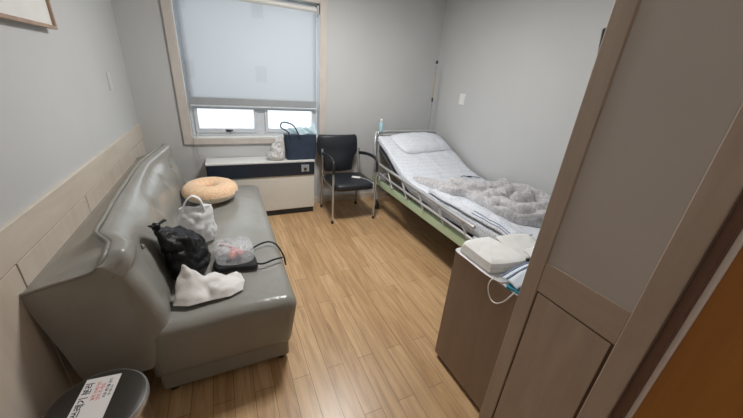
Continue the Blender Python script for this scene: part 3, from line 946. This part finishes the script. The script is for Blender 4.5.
for x in (BX0+.05, BX1-.05):
    for y in (BY0+.16, BY1-.06):
        lg = link('leg', boxes((x-.022, x+.022, y-.022, y+.022, .13, .345)), M['bed_grey'], bed, bevel=.005)
        b_ = bmesh.new(); tube(b_, [(x-.014, y, .055), (x+.014, y, .055)], .055, 24)
        link('castor', b_, M['black_plastic'], lg, bevel=.004)
        link('castor_fork', boxes((x-.022, x-.016, y-.02, y+.02, .05, .135), (x+.016, x+.022, y-.02, y+.02, .05, .135)), M['alu'], lg, bevel=.002)
# head end
hd = bmesh.new()
tube(hd, smoothpath([(BX0+.03, BY1+.015, .35), (BX0+.028, BY1+.018, .70), (BX0+.035, BY1+.022, .88), (BX0+.09, BY1+.025, .928), (2.0, BY1+.025, .936), (BX1-.09, BY1+.025, .932), (BX1-.035, BY1+.022, .885), (BX1-.028, BY1+.018, .70), (BX1-.03, BY1+.015, .35)], 6), .016, 12)
hb_ = link('head_frame', hd, M['alu'], bed)
link('head_panel', boxes((BX0+.07, BX1-.07, BY1+.016, BY1+.03, .52, .90)), M['bed_grey'], bed, bevel=.006)
link('name_strip', boxes((1.84, 2.12, BY1+.012, BY1+.017, .868, .898)), M['beige'], bed, bevel=.001)
# foot end (low)
fb = bmesh.new()
tube(fb, smoothpath([(BX0+.05, BY0-.012, .36), (BX0+.05, BY0-.015, .52), (BX0+.09, BY0-.018, .545), (BX1-.09, BY0-.018, .545), (BX1-.05, BY0-.015, .52), (BX1-.05, BY0-.012, .36)], 6), .014, 10)
link('foot_frame', fb, M['alu'], bed)
# guard rail, folded down beside the mattress
gx = BX0-.027
gr = bmesh.new(); tube(gr, [(gx, 1.42, .575), (gx, 3.06, .612)], .0155, 12, False, 1.)
link('guard_rail', gr, M['alu'], bed)
gr = bmesh.new(); tube(gr, [(gx+.004, 1.36, .478), (gx+.004, 3.04, .508)], .012, 12)
link('guard_rail', gr, M['alu'], bed)
for k in range(6):
    y = 1.52 + k*.295
    b_ = bmesh.new(); tube(b_, [(gx+.006, y-.07, .44), (gx+.002, y-.02, .50), (gx, y+.045, .578+.012*k/5*2)], .012, 10, False, .6)
    link('guard_post', b_, M['alu'], bed)
b_ = boxes((gx-.014, gx+.018, 1.33, 1.41, .432, .515))
link('guard_latch', b_, M['bed_grey'], bed, bevel=.008)
# raised guard arm at the head corner
b_ = bmesh.new(); tube(b_, smoothpath([(gx, 3.04, .45), (gx-.002, 3.07, .62), (gx+.006, 3.13, .84), (BX0+.015, BY1+.016, .93)], 6), .015, 10)
link('guard_arm', b_, M['alu'], bed)
# mattress
b_ = bmesh.new()
rr = []
for j in range(49):
    y = lerp(BY0+.015, 3.135, j/48)
    e = min(j, 48-j)
    ins = .02 if e == 0 else (.006 if e == 1 else 0)
    zt = bedz(y)-.004-ins; zb = zt-.105+2*ins
    x0, x1 = BX0+.022+ins, BX1-.006-ins
    ring = []
    for (x, z) in ((x0+.02, zb), (x1-.02, zb), (x1, zb+.02), (x1, zt-.02), (x1-.02, zt)):
        ring.append(Vector((x, y, z)))
    for k in range(1, 8): ring.append(Vector((lerp(x1-.02, x0+.02, k/8), y, zt)))
    for (x, z) in ((x0+.02, zt), (x0, zt-.02), (x0, zb+.02)):
        ring.append(Vector((x, y, z)))
    rr.append(ring)
link('mattress', rings_mesh(b_, rr), M['mattress'], bed)

# bed linen
def shz(x, y):
    w = .012*ridge(x*3.4+.5*y, y*2.4, 2.) * .6 + .008*fbm(x*8, y*6, 4.)
    return bedz(y) + .010 + max(-.006, w)
b_ = bmesh.new()
def sh(u, v):
    y = lerp(1.10, 3.13, v)
    drop = .050 + .045*sstep(2.75, 2.2, y) + .015*noise.noise(Vector((y*3, 1, 7)))
    drop *= 1 - .15*sstep(2.7, 3.1, y)
    L = .86 + drop
    s = u*L
    if s < drop:
        t = 1-s/drop
        return (BX0+.012 - .006*t + .004*noise.noise(Vector((y*9, 3, 1))), y, shz(BX0+.03, y)-.010-t*drop)
    if s < drop + .02:
        t = (s-drop)/.02
        return (lerp(BX0+.012, BX0+.03, t), y, shz(BX0+.03, y) - .010*(1-t)**2)
    x = BX0+.03 + (s-drop-.02)*(BX1-.012-BX0-.03)/(L-drop-.02)
    return (x, y, shz(x, y))
tag(link('bed_sheet', sheet_grid(b_, 64, 120, sh), M['sheet'], solid=.004), 'white dotted sheet spread over the raised hospital bed mattress', 'sheet')

# pillow
b_ = bmesh.new()
rr = []
N = 40
def pil(u, v, s):
    a, b = 2*u-1, 2*v-1
    x = 2.055 + a*.335*(1-.05*b*b) - .03*b; y = 2.975 + b*.165*(1-.06*a*a) + .02*a
    h = .052*max(0, (1-abs(a)**3.2))**.55*max(0, (1-abs(b)**3.2))**.55
    h *= 1+.16*noise.noise(Vector((u*5, v*4, 2)))
    return Vector((x, y, shz(x, y) + .010 + (h*1.25 if s > 0 else .0)))
top = [[b_.verts.new(pil(i/N, j/N, 1)) for i in range(N+1)] for j in range(N+1)]
bot = [[b_.verts.new(pil(i/N, j/N, -1)) if 0 < i < N and 0 < j < N else top[j][i] for i in range(N+1)] for j in range(N+1)]
for j in range(N):
    for i in range(N):
        b_.faces.new((top[j][i], top[j][i+1], top[j+1][i+1], top[j+1][i])); b_.faces.new((bot[j][i], bot[j+1][i], bot[j+1][i+1], bot[j][i+1]))
tag(link('pillow', b_, M['pillow']), 'flat white dotted pillow at the raised head of the bed', 'pillow')

# height-field cloths on the bed
def hf_cloth(name, outline, hfun, mat, zb=None, n=90, m=60, edge=.05):
    """cloth heap above the bed inside an outline (xy)"""
    pts = [p.xy for p in smoothpath([(x, y, 0) for x, y in outline], 8, True)]
    c = sum(pts, Vector((0, 0)))/len(pts)
    bm = bmesh.new()
    zf = zb or shz
    K = len(pts)
    rings = [[Vector((p.x, p.y, zf(p.x, p.y)+.006)) for p in pts]]
    R = 40
    per = [(pts[(i+1) % K]-pts[i]).length for i in range(K)]
    for i in range(0, R):
        t = .985*i/R
        ring = []
        for p in pts:
            q = c + (p-c)*(1-t)
            d = (p-c).length*t
            f = min(1, d/edge); f = sqrt(max(0, 1-(1-f)**2))
            ring.append(Vector((q.x, q.y, zf(q.x, q.y)+.008+max(.004, hfun(q.x, q.y))*f)))
        rings.append(ring)
    return rings_mesh(bm, rings, False)

FOLDS = [smoothpath([(x, y, 0) for x, y in L], 6) for L in (
    [(1.72, 1.66), (2.03, 1.70), (2.30, 1.80), (2.43, 1.70)], [(1.74, 1.57), (1.90, 1.57), (1.96, 1.43), (2.17, 1.40), (2.42, 1.50)],
    [(1.79, 1.45), (1.81, 1.33), (1.92, 1.27), (2.08, 1.28), (2.3, 1.27)], [(1.66, 2.20), (1.76, 2.085), (1.82, 1.91), (1.90, 1.76)],
    [(1.72, 2.02), (1.77, 1.85), (1.84, 1.73)], [(1.90, 2.12), (2.02, 1.95), (2.22, 1.93), (2.42, 2.0)], [(2.12, 1.58), (2.30, 1.62), (2.42, 1.58)])]
FW = [.055, .050, .048, .036, .030, .050, .045]
FH = [.095, .085, .075, .040, .034, .075, .10]
def plush_h(x, y):
    wx = x + .030*fbm(x*7, y*7, 1., 2); wy = y + .030*fbm(x*7+9, y*7, 2., 2)
    best = 0
    for L, w_, h_ in zip(FOLDS, FW, FH):
        d2 = min((p.x-wx)**2 + (p.y-wy)**2 for p in L)
        if d2 < (1.35*w_)**2:
            best = max(best, h_*sqrt(max(0, 1-d2/(1.35*w_)**2)))
    g = 1 - abs(noise.noise(Vector((x*9+3, y*8, 9.))))*2.4
    return .018 + best + .012*max(-.4, g)*sstep(2.3, 1.9, y) + .005*fbm(x*24, y*24, 3.)
poly = [(1.63, 2.42), (1.67, 2.18), (1.70, 1.98), (1.83, 1.86), (1.78, 1.68), (1.76, 1.50), (1.84, 1.33), (1.97, 1.24), (2.15, 1.20), (2.36, 1.20), (2.425, 1.45), (2.43, 1.85), (2.40, 2.14), (2.24, 2.15), (2.06, 2.16), (1.88, 2.22), (1.78, 2.36)]
tag(link('plush_blanket', hf_cloth('p', poly, plush_h, None), M['grey_plush'], subsurf=1), 'rumpled grey plush blanket heaped on the foot half of the bed', 'blanket')

# towel with navy stripes along the near edge
tw = root('striped_towel', (1.66, 1.36, .60), 'white dotted cloth with navy edge stripes draped at the bed side by the nightstand', 'towel')
def tz(x, y):
    return shz(max(x, BX0+.03), y) - 1.6*max(0, 1.575-x) + .012
def towel(u, v):
    y = lerp(1.14, 2.06, v) - .02*u; x = lerp(1.570, lerp(1.735, 1.635, sstep(.5, 1, v)), u) + .012*u*sin(v*5)
    return (x, y, tz(x, y) + .012 + .012*ridge(x*6, y*5, 9.) * sstep(0, .2, u) + .026*sin(u*pi)*sin(v*pi)**.5)
link('cloth', sheet_grid(bmesh.new(), 30, 70, towel), M['sheet'], tw, solid=.008)
for u0, u1 in ((.06, .085), (.15, .17)):
    def st(u, v):
        p = towel(lerp(u0, u1, u), lerp(.05, .42, v)); return (p[0], p[1], p[2]+.0065)
    link('stripe', sheet_grid(bmesh.new(), 3, 40, st), M['stripe_navy'], tw, solid=.003)

cl = root('small_clip', (2.27, 2.30, .62), 'small dark object lying on the white sheet near the right wall', 'clip')
zz = shz(2.27, 2.32)+.018
b_ = bmesh.new(); obox(b_, (2.27, 2.32, zz), (.045, .018, .012), Matrix.Rotation(radians(-20), 3, 'Z'))
link('body', b_, M['black_plastic'], cl, bevel=.003)
b_ = bmesh.new(); tube(b_, smoothpath([(2.25, 2.325, zz), (2.21, 2.345, zz+.004), (2.17, 2.34, zz+.002)], 5), .004, 8); tube(b_, smoothpath([(2.285, 2.315, zz), (2.33, 2.29, zz), (2.345, 2.25, zz+.002)], 5), .004, 8)
link('wire', b_, M['black_plastic'], cl)

# drip pole at the bed head
iv = root('drip_pole', (2.37, 3.235, .45), 'thin leaning drip pole rising from the bed head in the corner', 'pole')
p0, p1 = Vector((2.335, 3.235, .45)), Vector((2.305, 3.235, 1.70))
d = p1-p0
b_ = bmesh.new(); tube(b_, [p0, p0+d*.98], .0065, 10); link('rod', b_, M['ctrl'], iv)
b_ = bmesh.new(); tube(b_, [p0+d*.70, p0+d*.93], .0085, 12); link('sleeve', b_, M['sleeve'], iv)
b_ = bmesh.new(); tube(b_, [p0+d*.665, p0+d*.70], .011, 12); link('collar', b_, M['black_plastic'], iv)
b_ = bmesh.new(); lathe(b_, [(.006, -.005), (.016, .002), (.014, .02), (.004, .032)], p1, 14); link('knob', b_, M['black_plastic'], iv)
b_ = bmesh.new(); tube(b_, [p0, p0+d*.12], .012, 12); link('socket', b_, M['bed_grey'], iv)

bt = root('spray_bottle', (1.60, 3.16, .94), 'small pale blue bottle hung on the head corner of the bed', 'bottle')
b_ = bmesh.new(); lathe(b_, [(.018, -.05), (.021, -.044), (.021, .045), (.012, .058), (.011, .066)], (1.612, 3.158, .985), 20); link('bottle_body', b_, M['pale_blue'], bt)
b_ = bmesh.new(); lathe(b_, [(.013, .064), (.014, .068), (.014, .088), (.006, .094)], (1.612, 3.158, .985), 16); link('cap', b_, M['switch'], bt)

# ------------------------------------------------------------------ nightstand
ns = root('nightstand', (1.25, .81, 0), 'brown wooden nightstand behind the corner post at the foot of the bed', 'nightstand')
NX0, NX1, NY0, NY1, NZ = 1.0, 1.46, .622, 1.012, .735
link('carcass', boxes((NX0, NX1, NY0, NY1, .03, NZ-.02)), M['walnut'], ns, bevel=.003)
link('top', boxes((NX0-.003, NX1+.003, NY0, NY1+.003, NZ-.02, NZ)), M['walnut'], ns, bevel=.003)
link('plinth', boxes((NX0+.015, NX1-.015, NY0+.01, NY1-.02, 0, .03)), M['groove'], ns, smooth=False)
link('door', boxes((NX1, NX1+.018, NY0+.006, NY1-.006, .04, .50)), M['walnut'], ns, bevel=.002)
link('drawer', boxes((NX1, NX1+.018, NY0+.006, NY1-.006, .508, NZ-.025)), M['walnut'], ns, bevel=.002)

ZN = NZ
def ND(bm, o, h, **k): return dome(bm, o, ZN+k.pop('dz', .0), h, **k)
un = tag(link('plastic_wrapper', ND(bmesh.new(), [(.992, 1.005), (1.08, 1.012), (1.21, .99), (1.27, .84), (1.15, .73), (1.02, .715), (.985, .77), (.984, .90)], .005, n=5, wr=.002, ws=30, power=3.), M['white_bag']),
         'white plastic sheet under the folded pad on the nightstand', 'wrapper')
pad = root('folded_pad', (1.09, .90, ZN), 'thick folded white pad on the front corner of the nightstand', 'cloth')
def padl(k):
    o = [(1.00, .985), (1.06, 1.005), (1.165, 1.000), (1.20, .975), (1.215, .80), (1.19, .752), (1.10, .755), (1.005, .775), (.992, .80), (.993, .95)]
    c = Vector((1.1, .88)); s = 1-.04*k
    return [tuple(c + (Vector(p)-c)*s) for p in o]
for k in range(2):
    link('fold', dome(bmesh.new(), padl(k), ZN+.012+k*.021, .022, 12, 5., .0035, 20., 3.+k, None, 6), M['white_cloth'], pad)
tw2 = root('blue_edged_cloth', (1.07, .72, ZN), 'small white cloth with dark blue edging beside the white pad', 'cloth')
def tc(u, v):
    x = lerp(1.0, 1.30, u); y = lerp(.640, .730, v) + .02*u
    return (x, y, ZN+.022 + .030*sin(u*pi)*.9 + .012*sin(v*pi) + .004*noise.noise(Vector((u*6, v*6, 3))))
link('cloth', sheet_grid(bmesh.new(), 30, 16, tc), M['mask'], tw2, solid=.006)
for v0, v1 in ((.88, 1.0), (.58, .66)):
    def st2(u, v):
        p = tc(u, lerp(v0, v1, v)); return (p[0], p[1], p[2]+.005)
    link('edging', sheet_grid(bmesh.new(), 30, 3, st2), M['stripe_navy'], tw2, solid=.003)
mk = root('face_mask', (1.02, .69, ZN), 'white face mask on the nightstand edge with ear loop hanging down', 'mask')
def mf(u, v):
    x = lerp(.992, 1.11, u); y = lerp(.625, .70, v)
    return (x, y, ZN+.006 + .012*sin(u*pi)*sin(v*pi) + .002*sin(v*22))
link('mask_body', sheet_grid(bmesh.new(), 14, 22, mf), M['mask'], mk, solid=.003)
b_ = bmesh.new(); tube(b_, smoothpath([(.992, .745, ZN+.012), (.976, .752, ZN-.012), (.972, .748, ZN-.045), (.970, .722, ZN-.078), (.970, .69, ZN-.078), (.972, .660, ZN-.045), (.978, .645, ZN-.012), (.995, .64, ZN+.012)], 6), .0028, 8)
link('ear_loop', b_, M['switch'], mk)
b_ = bmesh.new(); obox(b_, (1.02, .655, ZN+.011), (.055, .06, .014), Matrix.Rotation(radians(12), 3, 'Z'))
tag(link('teal_packet', b_, M['teal'], bevel=.002), 'teal blue packet at the near edge of the nightstand', 'packet')
b_ = bmesh.new()
def dc(u, v):
    x = lerp(1.215, 1.40, u)+.03*v; y = lerp(.80, 1.0, v)-.05*u
    return (x, y, ZN+.030 + .018*sin(u*2.2)*v + .006*noise.noise(Vector((u*4, v*4, 8))))
tag(link('paper_packet', sheet_grid(b_, 16, 16, dc), M['paper'], solid=.008), 'white paper envelope lying between the pad and the bed foot', 'paper')
b_ = bmesh.new()
def tis(u, v):
    x = lerp(1.20, 1.36, u); y = lerp(.70, .80, v) + .02*u
    return (x, y, ZN+.062 + .010*ridge(u*3, v*3, 2.) )
tag(link('tissue', sheet_grid(b_, 16, 12, tis), M['white_cloth'], solid=.004), 'crumpled white tissue tucked behind the blue-edged cloth', 'tissue')

# ------------------------------------------------------------------ pedal bin
bn = root('pedal_bin', (-.49, .985, 0), 'steel pedal bin with dark lid and white notice beside the sofa end', 'bin')
bc = (-.503, 1.0, 0)
b_ = bmesh.new(); lathe(b_, [(.125, .0), (.132, .006), (.136, .30), (.137, .365)], bc, 48); link('body', b_, M['steel'], bn)
b_ = bmesh.new(); lathe(b_, [(.139, .362), (.149, .366), (.150, .384), (.143, .392)], bc, 48); link('rim', b_, M['chrome'], bn)
b_ = bmesh.new(); lathe(b_, [(.143, .386), (.142, .392), (.128, .399), (.07, .402), (.02, .403)], bc, 48); ld = link('lid', b_, M['lid'], bn)
b_ = bmesh.new(); obox(b_, (-.37, .93, .02), (.05, .05, .012), Matrix.Rotation(radians(-20), 3, 'Z')); link('pedal', b_, M['black_plastic'], bn, bevel=.003)
LR = Matrix.Rotation(radians(-5.5), 3, 'Z')
lc = Vector((-.511, 1.0015, .4045))
b_ = bmesh.new(); obox(b_, lc, (.105, .21, .0015), LR)
lb = link('notice', b_, M['label'], bn, smooth=False)
def text(body, size, off, mat, along):
    cu = bpy.data.curves.new('t', 'FONT'); cu.body = body; cu.size = size; cu.align_x = 'RIGHT'; cu.offset = .0005*size/.02
    to = bpy.data.objects.new('t', cu); COL.objects.link(to)
    bpy.context.view_layer.update()
    me = bpy.data.meshes.new_from_object(to.evaluated_get(bpy.context.evaluated_depsgraph_get()))
    bpy.data.objects.remove(to)
    bm = bmesh.new(); bm.from_mesh(me); bpy.data.meshes.remove(me)
    rot = LR @ Matrix.Rotation(radians(90), 3, 'Z')
    for v in bm.verts: v.co = rot @ v.co + lc + LR @ Vector((off, along, .0009))
    link('lettering', bm, mat, lb, smooth=False)
text('쓰레기 분리', .027, -.024, M['black_ink'], .088)
text('일반 쓰레기만', .013, -.001, M['red_ink'], .085)
text('넣어 주세요', .014, .015, M['red_ink'], .075)
text('의료 폐기물 금지', .011, .031, M['black_ink'], .090)
text('감사합니다', .009, .043, M['black_ink'], .06)

# ------------------------------------------------------------------ light
w = bpy.data.worlds.new('World'); scene.world = w; w.use_nodes = True
bg = w.node_tree.nodes['Background']
bg.inputs['Color'].default_value = (.92, .97, 1, 1); bg.inputs['Strength'].default_value = 1.5
def area(name, loc, rot, sx, sy, power, color):
    l = bpy.data.lights.new(name, 'AREA'); l.shape = 'RECTANGLE'; l.size = sx; l.size_y = sy; l.energy = power; l.color = color
    o = bpy.data.objects.new(name, l); o.location = loc; o.rotation_euler = rot; COL.objects.link(o); return o
# overcast daylight arriving at the window
area('daylight', ((WX0+WX1)/2, YB+.75, 1.75), (radians(-80), 0, 0), 2.2, 1.9, 25, (.95, .98, 1))
# the room's ceiling lamp
def point(name, loc, radius, power, color):
    l = bpy.data.lights.new(name, 'POINT'); l.shadow_soft_size = radius; l.energy = power; l.color = color
    o = bpy.data.objects.new(name, l); o.location = loc; COL.objects.link(o); return o
area('ceiling_lamp', (.84, 2.15, ZC-.05), (0, 0, 0), .36, .36, 36, (1, .985, .96))
point('ceiling_lamp_glow', (.84, 2.15, ZC-.18), .14, 6, (1, .985, .96))
point('entry_fill', (-.1, -.75, ZC-.2), .15, 5, (1, .86, .70))  # unseen warm fill, added to brighten the washroom door and its seal

# ------------------------------------------------------------------ camera
cam = bpy.data.cameras.new('camera'); co = bpy.data.objects.new('camera', cam); COL.objects.link(co)
Rw = [[0.9061155, 0.1050251, -0.4097858], [-0.4166817, 0.3887780, -0.8217226], [0.0730142, 0.9153258, 0.3960398]]
# camera axes: x right, y up, -z forward
R3 = Matrix(Rw)
co.matrix_world = Matrix.Translation((0, 0, 1.5)) @ R3.to_4x4()
cam.sensor_fit = 'HORIZONTAL'; cam.sensor_width = 36; cam.lens = 304.83/743*36
cam.clip_start = .02
scene.camera = co

vs = scene.view_settings
vs.view_transform = 'Standard'; vs.look = 'None'; vs.exposure = 0.; vs.gamma = 1.; vs.use_curve_mapping = False
